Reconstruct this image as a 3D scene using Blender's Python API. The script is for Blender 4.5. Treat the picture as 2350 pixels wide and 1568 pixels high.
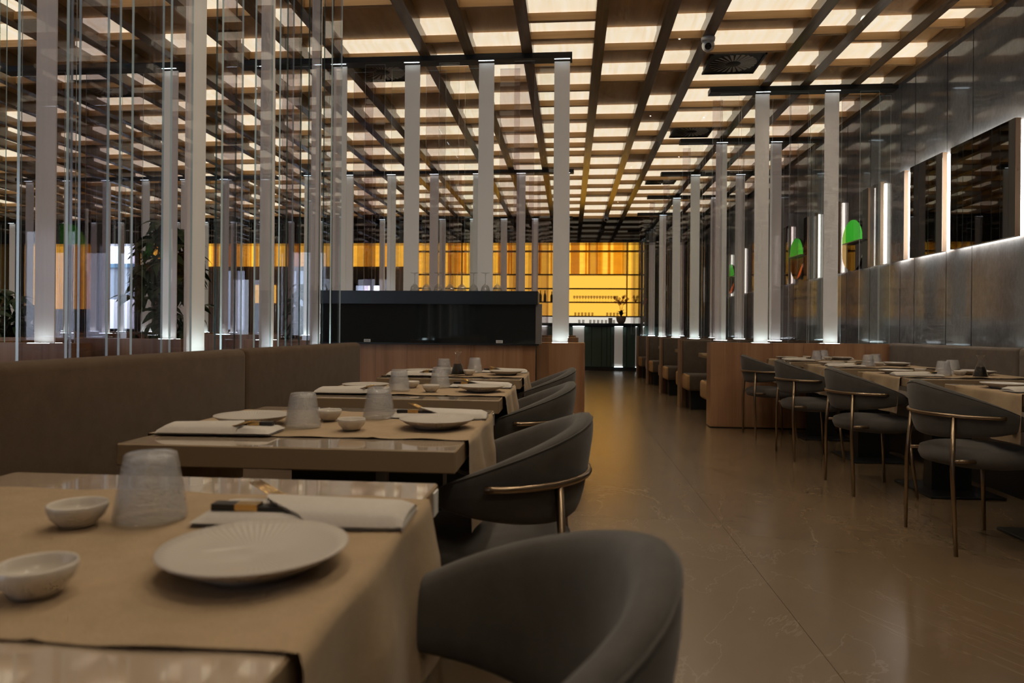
import bpy, bmesh, math, random
from mathutils import Vector, Matrix
SC = bpy.context.scene
for o in list(bpy.data.objects): bpy.data.objects.remove(o, do_unlink=True)
C = SC.collection
PI = math.pi
# ------------------------------------------------------------------ camera
FPX, W0 = 1580.0, 2350.0
cd = bpy.data.cameras.new('camera'); cam = bpy.data.objects.new('camera', cd); C.objects.link(cam)
cd.sensor_width = 36.0; cd.sensor_fit = 'HORIZONTAL'; cd.lens = 36.0*FPX/W0
cd.shift_y = -27.0/W0; cd.clip_start = 0.02; cd.clip_end = 200
YAW, ROLL = math.atan(132.0/FPX), 0.008
cam.matrix_world = Matrix.Translation((0, 0, 1.01)) @ Matrix.Rotation(YAW, 4, 'Z') @ Matrix.Rotation(PI/2, 4, 'X') @ Matrix.Rotation(ROLL, 4, 'Z')
cd.dof.use_dof = True; cd.dof.focus_distance = 4.2; cd.dof.aperture_fstop = 4.5
SC.camera = cam
# ------------------------------------------------------------------ world / exposure
wd = bpy.data.worlds.new('world'); SC.world = wd; wd.use_nodes = True
bg = wd.node_tree.nodes['Background']; bg.inputs[0].default_value = (0.74, 0.84, 1.0, 1); bg.inputs[1].default_value = 5.0
vs = SC.view_settings; vs.view_transform = 'Standard'; vs.look = 'None'; vs.exposure = 0.0; vs.gamma = 1.0; vs.use_curve_mapping = False
cy = SC.cycles
cy.max_bounces = 5; cy.diffuse_bounces = 2; cy.glossy_bounces = 3; cy.transmission_bounces = 4; cy.transparent_max_bounces = 48
cy.caustics_reflective = False; cy.caustics_refractive = False; cy.sample_clamp_indirect = 2.0; cy.use_denoising = True
cy.use_adaptive_sampling = True; cy.adaptive_threshold = .08; cy.adaptive_min_samples = 8
# daylight: sky portals in the windows of the street wall behind the camera
WIN = [(-14.0, -11.6), (-11.2, -8.8), (-8.4, -6.2)]
YF = -4.2
for a, b in WIN:
    l = bpy.data.lights.new('sky_portal', 'AREA'); l.shape = 'RECTANGLE'; l.size = b-a; l.size_y = 2.6; l.cycles.is_portal = True
    lo = bpy.data.objects.new('sky_portal', l); C.objects.link(lo); lo.location = ((a+b)/2, YF-0.02, 1.7); lo.rotation_euler = (PI/2, 0, 0)

# ------------------------------------------------------------------ materials
MAT = {}
def mat(name, col=(.5,.5,.5), rough=.5, metal=0., coat=0., spec=.5, emit=None, es=0., sheen=0.):
    m = bpy.data.materials.new(name); m.use_nodes = True; MAT[name] = m
    p = m.node_tree.nodes['Principled BSDF']
    p.inputs['Base Color'].default_value = (*col, 1); p.inputs['Roughness'].default_value = rough; p.inputs['Metallic'].default_value = metal
    p.inputs['Coat Weight'].default_value = coat; p.inputs['Coat Roughness'].default_value = .04; p.inputs['Specular IOR Level'].default_value = spec
    if sheen: p.inputs['Sheen Weight'].default_value = sheen; p.inputs['Sheen Roughness'].default_value = .5
    if emit: p.inputs['Emission Color'].default_value = (*emit, 1); p.inputs['Emission Strength'].default_value = es
    return m
def N(m, t, **kw):
    n = m.node_tree.nodes.new(t)
    for k, v in kw.items():
        if k.startswith('i_'):
            k = k[2:]; k = int(k) if k.isdigit() else k.replace('_', ' ')
            n.inputs[k].default_value = v
        else: setattr(n, k, v)
    return n
def L(m, a, b): m.node_tree.links.new(a, b)
def pos(m, scale=(1,1,1), src='Position', rnd=0.):
    g = N(m, 'ShaderNodeNewGeometry') if src == 'Position' else N(m, 'ShaderNodeTexCoord')
    mp = N(m, 'ShaderNodeMapping'); mp.inputs['Scale'].default_value = scale
    L(m, g.outputs[src], mp.inputs['Vector'])
    if rnd:
        oi = N(m, 'ShaderNodeObjectInfo'); mu = N(m, 'ShaderNodeMath', operation='MULTIPLY'); mu.inputs[1].default_value = rnd
        L(m, oi.outputs['Random'], mu.inputs[0]); L(m, mu.outputs[0], mp.inputs['Location'])
    return mp.outputs[0]
def noise(m, vec, scale, detail=3, rough=.55, dist=0.):
    n = N(m, 'ShaderNodeTexNoise'); n.inputs['Scale'].default_value = scale; n.inputs['Detail'].default_value = detail
    n.inputs['Roughness'].default_value = rough; n.inputs['Distortion'].default_value = dist; L(m, vec, n.inputs['Vector']); return n.outputs[0]
def ramp(m, fac, stops):
    r = N(m, 'ShaderNodeValToRGB'); e = r.color_ramp.elements
    while len(e) < len(stops): e.new(.5)
    for i, (p, c) in enumerate(stops): e[i].position = p; e[i].color = (*c, 1)
    L(m, fac, r.inputs[0]); return r.outputs[0]
def base(m, out, sock='Base Color'): L(m, out, m.node_tree.nodes['Principled BSDF'].inputs[sock])
def bump(m, h, strength=.2, dist=.01):
    b = N(m, 'ShaderNodeBump'); b.inputs['Strength'].default_value = strength; b.inputs['Distance'].default_value = dist
    L(m, h, b.inputs['Height']); L(m, b.outputs[0], m.node_tree.nodes['Principled BSDF'].inputs['Normal'])
def grain(name, c0, c1, scl, rough=.5, coat=0., rnd=0., freq=6., src='Position', spec=.4):
    m = mat(name, c0, rough, coat=coat, spec=spec)
    v = pos(m, scl, src, rnd)
    n = noise(m, v, freq, 4, .6, .4)
    base(m, ramp(m, n, [(.3, c0), (.5, tuple((a+b)/2 for a, b in zip(c0, c1))), (.72, c1)]))
    bump(m, n, .06, .003); return m
grain('ceiling_wood', (.50,.27,.09), (.66,.38,.15), (1,.12,1), .5, freq=9)
grain('beam_wood', (.16,.095,.044), (.24,.15,.075), (3,.15,3), .20, freq=8, spec=.7)
grain('board_wood', (.40,.225,.085), (.54,.32,.14), (.15,3,3), .45, freq=8)
grain('wall_wood', (.31,.145,.07), (.50,.28,.155), (1.6,1.6,.05), .34, freq=7)
grain('booth_wood', (.27,.145,.08), (.40,.24,.14), (2,2,.06), .4, freq=7)
grain('frame_wood', (.45,.30,.19), (.55,.38,.26), (3,3,.2), .4, freq=9)
# ceiling veneer patches, light of hidden led strips put in as emission
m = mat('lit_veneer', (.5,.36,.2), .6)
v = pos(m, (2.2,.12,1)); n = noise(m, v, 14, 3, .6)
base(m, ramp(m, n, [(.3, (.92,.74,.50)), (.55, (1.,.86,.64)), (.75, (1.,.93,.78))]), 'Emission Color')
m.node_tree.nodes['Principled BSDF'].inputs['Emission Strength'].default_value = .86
# floor
m = mat('floor_tile', (.15,.11,.08), .30, spec=.95)
v = pos(m, (1,1,1)); big = noise(m, v, .8, 5, .6, .6); fine = noise(m, v, 60, 3, .6)
v2 = pos(m, (1.1,.55,1)); m.node_tree.nodes['Mapping.001' if 'Mapping.001' in m.node_tree.nodes else 'Mapping'].inputs['Rotation'].default_value = (0, 0, .75); vn = N(m, 'ShaderNodeTexNoise'); vn.inputs['Scale'].default_value = 1.3; vn.inputs['Detail'].default_value = 7; vn.inputs['Roughness'].default_value=.62; vn.inputs['Distortion'].default_value = 1.3; L(m, v2, vn.inputs['Vector'])
ab = N(m, 'ShaderNodeMath', operation='SUBTRACT'); ab.inputs[1].default_value = .5; L(m, vn.outputs[0], ab.inputs[0])
ab2 = N(m, 'ShaderNodeMath', operation='ABSOLUTE'); L(m, ab.outputs[0], ab2.inputs[0])
vein = ramp(m, ab2.outputs[0], [(0, (.235,.168,.108)), (.004, (.205,.145,.09)), (.010, (0,0,0))])
body = ramp(m, big, [(.3, (.15,.099,.055)), (.7, (.195,.131,.074))])
mx = N(m, 'ShaderNodeMix', data_type='RGBA', blend_type='LIGHTEN'); mx.inputs[0].default_value = .75
L(m, body, mx.inputs[6]); L(m, vein, mx.inputs[7]); base(m, mx.outputs[2])
m.node_tree.nodes['Principled BSDF'].inputs['Roughness'].default_value = .245
mat('grout', (.11,.08,.052), .6)
# stone wall
m = mat('stone', (.1,.1,.1), .08, spec=.55)
v = pos(m, (1,1,.6)); a_ = noise(m, v, 4.0, 7, .7, .3); b_ = noise(m, pos(m, (5,5,2.5)), 9, 5, .7)
mx = N(m, 'ShaderNodeMix', data_type='RGBA', blend_type='MULTIPLY'); mx.inputs[0].default_value = .6
L(m, ramp(m, a_, [(.3, (.165,.176,.188)), (.7, (.285,.302,.322))]), mx.inputs[6]); L(m, ramp(m, b_, [(.3, (.6,.6,.6)), (.7, (1,1,1))]), mx.inputs[7]); base(m, mx.outputs[2])
mat('joint_black', (.008,.008,.008), .7)
mat('dark_wall', (.035,.03,.028), .5); mat('plaster', (.30,.27,.24), .8)
# fabrics
def fabric(name, c0, c1, sheen=.25, sc=900):
    m = mat(name, c0, .9, spec=.15, sheen=sheen); v = pos(m, src='Object'); n = noise(m, v, 14, 4, .7); f2 = noise(m, v, sc, 2, .7)
    mx = N(m, 'ShaderNodeMix', data_type='RGBA', blend_type='MULTIPLY'); mx.inputs[0].default_value = .55
    L(m, ramp(m, n, [(.3, c0), (.7, c1)]), mx.inputs[6]); L(m, ramp(m, f2, [(.3, (.55,.55,.55)), (.7, (1.2,1.2,1.2))]), mx.inputs[7]); base(m, mx.outputs[2]); bump(m, f2, .25, .001); return m
fabric('chair_fabric', (.084,.075,.066), (.108,.097,.086), .2)
fabric('banquette_fabric', (.105,.066,.039), (.135,.088,.054), .1)
fabric('booth_fabric', (.15,.115,.088), (.19,.15,.115))
fabric('tan_leather', (.58,.33,.14), (.66,.39,.18), .05, 300)
fabric('linen', (.39,.27,.155), (.46,.325,.195), .15, 700)
fabric('napkin_cloth', (.60,.54,.48), (.66,.595,.53), .1, 1200)
m = mat('porcelain', (.53,.465,.40), .35, spec=.5, coat=.2)
mat('bowl_porcelain', (.66,.59,.51), .25, coat=.4)
mat('table_lacquer', (.50,.385,.28), .07, coat=.9, spec=.6)
mat('table_edge', (.34,.24,.145), .38, spec=.4)
mat('bronze', (.34,.25,.165), .30, 1.0); mat('black_metal', (.010,.011,.012), .45); mat('gold', (.75,.5,.2), .25, 1.)
mat('black_lacquer', (.012,.012,.014), .3); mat('black_satin', (.018,.026,.036), .35, spec=.5); mat('black_gloss', (.006,.006,.007), .03, spec=.6)
mat('case_glass', (.010,.015,.018), .05, spec=1.)
mat('steel', (.6,.6,.6), .3, 1.)
mat('mirror', (.10,.095,.085), .02, 1.); mat('mirror_bright', (.5,.49,.46), .02, 1.)
mat('bulkhead_gloss', (.012,.011,.010), .05, spec=.9)
mat('green_panel', (.085,.13,.105), .25, spec=.6); mat('camera_white', (.75,.75,.77), .35); mat('lens_black', (.01,.01,.01), .05)
mat('vent_black', (.02,.02,.02), .5); mat('vent_white', (.55,.52,.47), .5)
mat('soy', (.006,.003,.002), .06, spec=.6); mat('leaf_green', (.035,.075,.022), .38); mat('bark', (.12,.08,.05), .8); mat('soil', (.03,.02,.015), .9)
mat('pot_clay', (.42,.30,.23), .5); mat('petal', (.45,.06,.05), .6); mat('amber_bottle', (.03,.012,.004), .08); mat('paper', (.75,.73,.70), .7); mat('ink', (.05,.05,.06), .6)
mat('ext_grey', (.30,.36,.42), .8); mat('ext_white', (.8,.82,.85), .6); mat('ext_blue', (.10,.22,.32), .6); mat('ext_red', (.5,.07,.05), .6); mat('asphalt', (.12,.12,.125), .9)
def emis(name, col, s):
    m = mat(name, (0,0,0), .6, emit=col, es=s); return m
emis('led_cool', (.72,.92,1.), 34.); emis('led_top', (.80,.93,1.), 6.); emis('led_warm', (1.,.94,.86), 16.); emis('led_dim', (1.,.92,.80), 1.6); emis('led_bar', (.85,.96,1.), 10.); emis('spot_glow', (1.,.88,.7), 3.)
# amber back-lit glass
m = mat('amber_glow', (.25,.10,.01), .15)
v = pos(m, (1,1,.01)); n = noise(m, v, 3.4, 2, .5); v3 = pos(m, (.3,.3,1)); n3 = noise(m, v3, 14, 3, .6)
c = ramp(m, n, [(.30, (.45,.11,.003)), (.42, (.80,.30,.012)), (.45, (1.,.50,.045)), (.56, (1.,.50,.045)), (.59, (.62,.18,.004)), (.65, (.5,.13,.003)), (.68, (.95,.45,.03))])
mx = N(m, 'ShaderNodeMix', data_type='RGBA', blend_type='MULTIPLY'); mx.inputs[0].default_value = .35; L(m, c, mx.inputs[6]); L(m, ramp(m, n3, [(.35, (.5,.5,.5)), (.65, (1,1,1))]), mx.inputs[7]); base(m, mx.outputs[2], 'Emission Color')
m.node_tree.nodes['Principled BSDF'].inputs['Emission Strength'].default_value = 1.35
emis('yellow_glow', (1.,.50,.06), 1.2); emis('white_glow', (1.,.93,.8), .75)
mat('amber_dark', (.12,.045,.006), .3)
# architectural glass: clear coat of Schlick reflection over a tinted see-through body
def glass(name, tint, f0=.035, rough=0., diff=0., dcol=(.8,.8,.8), bmp=0., maxr=.9, emit=None, es=0.):
    m = bpy.data.materials.new(name); m.use_nodes = True; MAT[name] = m; nt = m.node_tree; nt.nodes.remove(nt.nodes['Principled BSDF']); out = nt.nodes['Material Output']
    lw = N(m, 'ShaderNodeLayerWeight'); lw.inputs[0].default_value = .5
    pw = N(m, 'ShaderNodeMath', operation='POWER'); pw.inputs[1].default_value = 5.; L(m, lw.outputs['Facing'], pw.inputs[0])
    ma = N(m, 'ShaderNodeMath', operation='MULTIPLY_ADD'); ma.inputs[1].default_value = maxr-f0; ma.inputs[2].default_value = f0; L(m, pw.outputs[0], ma.inputs[0])
    tr = N(m, 'ShaderNodeBsdfTransparent'); tr.inputs[0].default_value = (*tint, 1)
    gl = N(m, 'ShaderNodeBsdfGlossy'); gl.inputs['Roughness'].default_value = rough; gl.inputs[0].default_value = (1,1,1,1)
    body = tr.outputs[0]
    if diff:
        df = N(m, 'ShaderNodeBsdfDiffuse'); df.inputs[0].default_value = (*dcol, 1); mi = N(m, 'ShaderNodeMixShader'); mi.inputs[0].default_value = diff
        L(m, body, mi.inputs[1]); L(m, df.outputs[0], mi.inputs[2]); body = mi.outputs[0]
    if emit:
        em = N(m, 'ShaderNodeEmission'); em.inputs[0].default_value = (*emit, 1); em.inputs[1].default_value = es; ad = N(m, 'ShaderNodeAddShader'); L(m, body, ad.inputs[0]); L(m, em.outputs[0], ad.inputs[1]); body = ad.outputs[0]
    if bmp:
        b = N(m, 'ShaderNodeBump'); b.inputs['Strength'].default_value = bmp; b.inputs['Distance'].default_value = .004
        n = noise(m, pos(m, src='Object'), 260, 2, .5); L(m, n, b.inputs['Height']); L(m, b.outputs[0], gl.inputs['Normal'])
    mi = N(m, 'ShaderNodeMixShader'); L(m, ma.outputs[0], mi.inputs[0]); L(m, body, mi.inputs[1]); L(m, gl.outputs[0], mi.inputs[2]); L(m, mi.outputs[0], out.inputs[0]); return m
glass('clear_glass', (.965,.98,.975)); glass('grey_glass', (.86,.83,.84)); glass('window_glass', (.97,.98,.99)); glass('smoke_glass', (.84,.83,.86), .04)
glass('glass_edge', (.5,.7,.65), .06, .15, .8, (.66,.78,.77), emit=(.85,1.,.98), es=.035)
glass('edge_dark', (.25,.32,.32), .06, .1, .5, (.10,.16,.15)); glass('tumbler_glass', (.93,.94,.955), .18, .20, .15, (.88,.87,.88), 1., .8); glass('wine_glass', (.90,.90,.90), .14, .03, .05, (.8,.8,.82))
glass('green_glass', (.10,.62,.06), .05, 0, .6, (.10,.80,.05), emit=(.10,.75,.07), es=.42); glass('cream_glass', (.9,.75,.4), .05, 0, .7, (.9,.70,.32), emit=(.95,.72,.32), es=.35); glass('orange_glass', (.85,.2,.03), .05, 0, .6, (.85,.18,.03), emit=(.85,.17,.02), es=.4)  # emission stands in for led light behind the coloured glass
glass('frost_amber', (.97,.90,.72), .05, .1, .22, (.9,.86,.76))
glass('bottle_glass', (.97,.97,.96), .035, .02)
# frosted glass: white translucent
m = bpy.data.materials.new('frosted_glass'); m.use_nodes = True; MAT['frosted_glass'] = m; nt = m.node_tree; nt.nodes.remove(nt.nodes['Principled BSDF'])
df = N(m, 'ShaderNodeBsdfDiffuse'); df.inputs[0].default_value = (.80,.745,.675,1); tl = N(m, 'ShaderNodeBsdfTranslucent'); tl.inputs[0].default_value = (.80,.745,.675,1)
mi = N(m, 'ShaderNodeMixShader'); mi.inputs[0].default_value = .45; L(m, df.outputs[0], mi.inputs[1]); L(m, tl.outputs[0], mi.inputs[2])
gl = N(m, 'ShaderNodeBsdfGlossy'); gl.inputs['Roughness'].default_value = .12; lw = N(m, 'ShaderNodeLayerWeight'); lw.inputs[0].default_value = .5
pw = N(m, 'ShaderNodeMath', operation='POWER'); pw.inputs[1].default_value = 5.; L(m, lw.outputs['Facing'], pw.inputs[0]); ma = N(m, 'ShaderNodeMath', operation='MULTIPLY_ADD'); ma.inputs[1].default_value = .7; ma.inputs[2].default_value = .035; L(m, pw.outputs[0], ma.inputs[0])
em = N(m, 'ShaderNodeEmission'); em.inputs[0].default_value = (1., .92, .82, 1); em.inputs[1].default_value = .075; ad = N(m, 'ShaderNodeAddShader'); L(m, mi.outputs[0], ad.inputs[0]); L(m, em.outputs[0], ad.inputs[1])   # edge-lit pane
m2 = N(m, 'ShaderNodeMixShader'); L(m, ma.outputs[0], m2.inputs[0]); L(m, ad.outputs[0], m2.inputs[1]); L(m, gl.outputs[0], m2.inputs[2]); L(m, m2.outputs[0], nt.nodes['Material Output'].inputs[0])

# ------------------------------------------------------------------ mesh helpers
class MB:
    def __init__(s): s.v = []; s.f = []; s.m = []; s.sm = []
    def add(s, vs, fs, mi=0, smooth=False):
        o = len(s.v); s.v += [tuple(p) for p in vs]
        for f in fs: s.f.append(tuple(i+o for i in f)); s.m.append(mi); s.sm.append(smooth)
        return s
    def box(s, x0, x1, y0, y1, z0, z1, mi=0, fm=None):
        vs = [(x0,y0,z0),(x1,y0,z0),(x1,y1,z0),(x0,y1,z0),(x0,y0,z1),(x1,y0,z1),(x1,y1,z1),(x0,y1,z1)]
        fs = [(0,3,2,1),(4,5,6,7),(0,1,5,4),(2,3,7,6),(1,2,6,5),(3,0,4,7)]   # -z +z -y +y +x -x
        o = len(s.v); s.v += vs
        for k, f in enumerate(fs): s.f.append(tuple(i+o for i in f)); s.m.append(fm[k] if fm else mi); s.sm.append(False)
        return s
    def rbox(s, x0, x1, y0, y1, z0, z1, r=.01, seg=2, mi=0, smooth=True):
        bm = bmesh.new(); bmesh.ops.create_cube(bm, size=1)
        for v in bm.verts: v.co = ((x0+x1)/2+v.co.x*(x1-x0), (y0+y1)/2+v.co.y*(y1-y0), (z0+z1)/2+v.co.z*(z1-z0))
        r = min(r, .49*min(x1-x0, y1-y0, z1-z0))
        bmesh.ops.bevel(bm, geom=bm.edges[:], offset=r, segments=seg, affect='EDGES', profile=.5)
        bm.verts.index_update(); s.add([v.co[:] for v in bm.verts], [[v.index for v in f.verts] for f in bm.faces], mi, smooth); bm.free(); return s
    def lathe(s, prof, n=24, c=(0,0,0), mi=0, smooth=True, a0=0., a1=2*PI, M=None):
        full = abs(a1-a0-2*PI) < 1e-6; k = n if full else n+1; vs = []
        for r, z in prof:
            for i in range(k):
                a = a0+(a1-a0)*i/n; vs.append(Vector((r*math.cos(a), r*math.sin(a), z)))
        if M: vs = [M @ p for p in vs]
        vs = [(p[0]+c[0], p[1]+c[1], p[2]+c[2]) for p in vs]; fs = []
        for j in range(len(prof)-1):
            for i in range(n):
                i2 = (i+1) % k; fs.append((j*k+i, j*k+i2, (j+1)*k+i2, (j+1)*k+i))
        return s.add(vs, fs, mi, smooth)
    def tube(s, pts, r, n=8, mi=0, cap=True, closed=False):
        P = [Vector(p) for p in pts]; rr = r if isinstance(r, (list, tuple)) else [r]*len(P); vs = []; m_ = len(P)
        up = None
        for i, p in enumerate(P):
            if closed: t = (P[(i+1) % m_]-P[i-1]).normalized()
            else: t = (P[min(i+1, m_-1)]-P[max(i-1, 0)]).normalized()
            if up is None: up = Vector((0,0,1)) if abs(t.z) < .9 else Vector((1,0,0))
            a = (up-t*up.dot(t)).normalized(); up = a; b = t.cross(a)
            for k in range(n): an = 2*PI*k/n; vs.append(p+(a*math.cos(an)+b*math.sin(an))*rr[i])
        fs = [(i*n+k, i*n+(k+1) % n, ((i+1) % m_)*n+(k+1) % n, ((i+1) % m_)*n+k) for i in range(m_ if closed else m_-1) for k in range(n)]
        if cap and not closed: fs += [tuple(range(n))[::-1], tuple((m_-1)*n+k for k in range(n))]
        return s.add(vs, fs, mi, True)
    def grid(s, fn, nu, nv, mi=0, smooth=True):
        vs = [fn(i/nu, j/nv) for i in range(nu+1) for j in range(nv+1)]
        return s.add(vs, [(i*(nv+1)+j, (i+1)*(nv+1)+j, (i+1)*(nv+1)+j+1, i*(nv+1)+j+1) for i in range(nu) for j in range(nv)], mi, smooth)
    def mesh(s, name, mats):
        me = bpy.data.meshes.new(name); me.from_pydata(s.v, [], s.f)
        for k in (mats if isinstance(mats, (list, tuple)) else [mats]): me.materials.append(MAT[k])
        me.polygons.foreach_set('material_index', s.m); me.polygons.foreach_set('use_smooth', s.sm)
        bm = bmesh.new(); bm.from_mesh(me); bmesh.ops.recalc_face_normals(bm, faces=bm.faces); bm.to_mesh(me); bm.free()
        me.update(); return me
    def build(s, name, mats, parent=None, loc=None): return place(s.mesh(name, mats), name, parent, loc)
def place(me, name, parent=None, loc=None, rz=0.):
    o = bpy.data.objects.new(name, me); C.objects.link(o)
    if parent: o.parent = parent
    if loc: o.location = loc
    if rz: o.rotation_euler = (0,0,rz)
    return o
def tag(o, label, cat, group=None):
    o['label'] = label; o['category'] = cat
    if group: o['group'] = group
    return o
def thing(name, label, cat, loc=(0,0,0), rz=0., group=None):
    o = bpy.data.objects.new(name, None); o.empty_display_size = .1; C.objects.link(o); o.location = loc; o.rotation_euler = (0,0,rz); return tag(o, label, cat, group)
def struct(o): o['kind'] = 'structure'; return o
def box(name, x0, x1, y0, y1, z0, z1, m, parent=None): return MB().box(x0,x1,y0,y1,z0,z1).build(name, m, parent)
def rbox(name, x0, x1, y0, y1, z0, z1, m, parent=None, r=.01, seg=2): return MB().rbox(x0,x1,y0,y1,z0,z1,r,seg).build(name, m, parent)
def copy_tree(o, parent=None):
    c = o.copy(); C.objects.link(c)
    if parent: c.parent = parent
    for ch in list(o.children): copy_tree(ch, c)
    return c
rnd = random.Random(7)

# ------------------------------------------------------------------ room shell
XR, XL, YB = 3.36, -16.0, 18.6
ZB, ZP, ZC = 3.58, 3.72, 4.1       # beam underside, veneer level, top
floor = struct(box('floor', XL, XR, YF, YB, -.06, -.004, 'grout'))
tm = MB().box(-.5991, .5991, -1.1991, 1.1991, -.02, 0).mesh('tile', 'floor_tile')
for i in range(13):
    for j in range(9):
        place(tm, 'tile', floor, (2.60-1.2*i, -1.6+2.4*j-.65, 0))
struct(box('wall_left', XL-.2, XL, YF, YB, 0, ZC, 'dark_wall'))
wf = MB()
xs = [XL]+[q for w in WIN for q in w]+[XR]
for i in range(0, len(xs), 2): wf.box(xs[i], xs[i+1], YF-.2, YF, 0, ZC)
for a, b in WIN: wf.box(a, b, YF-.2, YF, 0, .4).box(a, b, YF-.2, YF, 3.0, ZC)
struct(wf.build('wall_front', 'plaster'))
wn = 0
for a, b in WIN:
    wn += 1; w = struct(box('window_%d' % wn, a, b, YF-.11, YF-.10, .4, 3.0, 'window_glass'))
    fr = MB().box(a, a+.05, YF-.14, YF-.06, .4, 3).box(b-.05, b, YF-.14, YF-.06, .4, 3).box(a, b, YF-.14, YF-.06, .4, .45).box(a, b, YF-.14, YF-.06, 2.95, 3).box((a+b)/2-.03, (a+b)/2+.03, YF-.14, YF-.06, .4, 3)
    fr.build('window_frame', 'black_metal', w)
# back wall; its windows stand in for window reflections in the left glass
REFL_WIN = [(-13.45, -12.3, .9, 3.95), (-9.8, -9.05, .9, 2.66), (-7.85, -7.35, .9, 2.66), (-5.95, -5.1, 1.2, 2.25)]
xs = [XL]+[q for w in REFL_WIN for q in w[:2]]+[XR]; wb = MB()
for i in range(0, len(xs), 2): wb.box(xs[i], xs[i+1], YB, YB+.2, 0, ZC)
for a, b, z0, z1 in REFL_WIN: wb.box(a, b, YB, YB+.2, 0, z0).box(a, b, YB, YB+.2, z1, ZC)
struct(wb.build('wall_back', 'dark_wall'))
for a, b, z0, z1 in REFL_WIN:
    wn += 1; w = struct(box('window_%d' % wn, a, b, YB+.05, YB+.06, z0, z1, 'window_glass')); c = a+(b-a)*.58  # added pane in place of a window reflected in the glass
    MB().box(a, a+.05, YB+.03, YB+.1, z0, z1).box(b-.05, b, YB+.03, YB+.1, z0, z1).box(c-.045, c+.045, YB+.03, YB+.1, z0, z1).box(a, b, YB+.03, YB+.1, z0, z0+.05).box(a, b, YB+.03, YB+.1, z1-.05, z1).build('window_frame', 'black_metal', w)
# right wall: core + stone slabs with black joints
wr = struct(box('wall_right', XR+.02, XR+.2, YF, YB, 0, ZC, 'joint_black'))
yj = [YF, -2.6, -1.2, .2, 1.6, 3.0, 4.35, 5.3, 6.08, 6.475, 7.048, 7.338, 8.05, 8.7, 9.4, 10.1, 10.7, 11.4, 12.1, 12.7, 13.4, 14.1, 14.7, 15.4, 16.2, 17.0, 17.8, YB]
for p, q in zip(yj[:-1], yj[1:]): box('stone_panel', XR, XR+.02, p+.007, q-.007, 0, ZC, 'stone', wr)

# ------------------------------------------------------------------ ceiling: veneer, beams, cross boards, veneer patches with baked-in glow
ceil = struct(box('ceiling', XL, XR, YF, YB, ZP, ZC, 'ceiling_wood'))
BX = [-1.37, -.95, -.41, .245, .80, 1.185, 2.015, 2.42, 2.93]
per = [.83, .385, .555, .655, .54, .42]; x = BX[0]; k = 0; left = []
while x > XL+.5: x -= per[k % 6]; k += 1; left.append(x)
BX = left[::-1]+BX
YC0, YC1 = -3.6, 16.5
for x in BX:
    box('beam', x-.05, x+.05, YC0, YC1, ZB, ZP+.01, 'beam_wood', ceil)
box('beam', XR-.06, XR, YC0, YC1, ZB-.01, ZP+.01, 'beam_wood', ceil)
BOARDS = {.245: [6.441,7.229,8.526,9.527,10.25,11.1,11.847,12.6,13.251,14.305,15.254,16.085],
 .80: [6.217,6.967,8.237,9.264,10.22,11.459,12.3,13.039,14.245,14.908,15.9],
 -.41: [5.787,6.151,6.792,7.484,7.994,8.507,9.295,9.8,10.245,11.0,11.9,12.7,13.5,14.2,15.0,15.8],
 1.185: [5.872,6.54,7.459,8.124,8.918,9.702,10.4,11.2,12.0,12.8,13.5,14.2,15.,15.8],
 -.95: [5.504,6.437,7.2,8.1,9.0,9.8,10.7,11.5,12.3,13.2,14.,14.9,15.7], -1.37: [5.25,6.164,6.9,7.7,8.6,9.4,10.2,11.1,12.,12.8,13.6,14.5,15.4],
 2.015: [6.2,7.1,7.9,8.8,9.6,10.5,11.3,12.2,13.1,14.,14.9,15.8], 2.42: [5.5,6.35,6.95,7.9,8.7,9.6,10.4,11.3,12.1,13.,13.8,14.7,15.6], 2.93: [5.2,5.75,6.12,6.95,7.8,8.6,9.5,10.4,11.3,12.2,13.1,14.,15.]}
NB = 0; far_b = MB(); far_l = MB(); near = []
bays = list(zip(BX, BX[1:]+[XR-.01]))
for x0, x1 in bays:
    key = next((q for q in BOARDS if abs(q-x0) < .01), None)
    if key is not None:
        ys = list(BOARDS[key])
        y = ys[0]
        while y > YC0+.9: y -= rnd.uniform(.75, 1.05); ys.append(y)
    else:
        ys = []; y = 16.1-rnd.uniform(0, .8)
        while y > YC0+.6: ys.append(y); y -= rnd.uniform(.72, 1.15)
    for y in ys: near.append((x0, x1, y))
near.sort(key=lambda t: abs(t[2]-6.2)+.55*max(0, -t[0]-1.0) + (8 if t[2] < 4.6 else 0))
for k, (x0, x1, y) in enumerate(near):
    a, b = x0+.05, x1-.05; dy = rnd.uniform(.20, .27); sh = rnd.uniform(-.02, .02)
    if k < 300:
        box('cross_board', a, b, y-.022, y+.022, ZB+.022, ZB+.088, 'board_wood', ceil)
        box('baked_glow_patch', a, b, y-dy+sh, y+.04, ZP-.04, ZP-.001, 'lit_veneer', ceil)  # emissive patch in place of veneer lit by strips above the boards
    else:
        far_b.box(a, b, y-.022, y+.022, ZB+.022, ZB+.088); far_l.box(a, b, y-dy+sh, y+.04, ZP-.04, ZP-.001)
o = far_b.build('cross_board', 'board_wood', ceil); o['kind'] = 'stuff'
o = far_l.build('baked_glow_patch', 'lit_veneer', ceil); o['kind'] = 'stuff'
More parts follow.
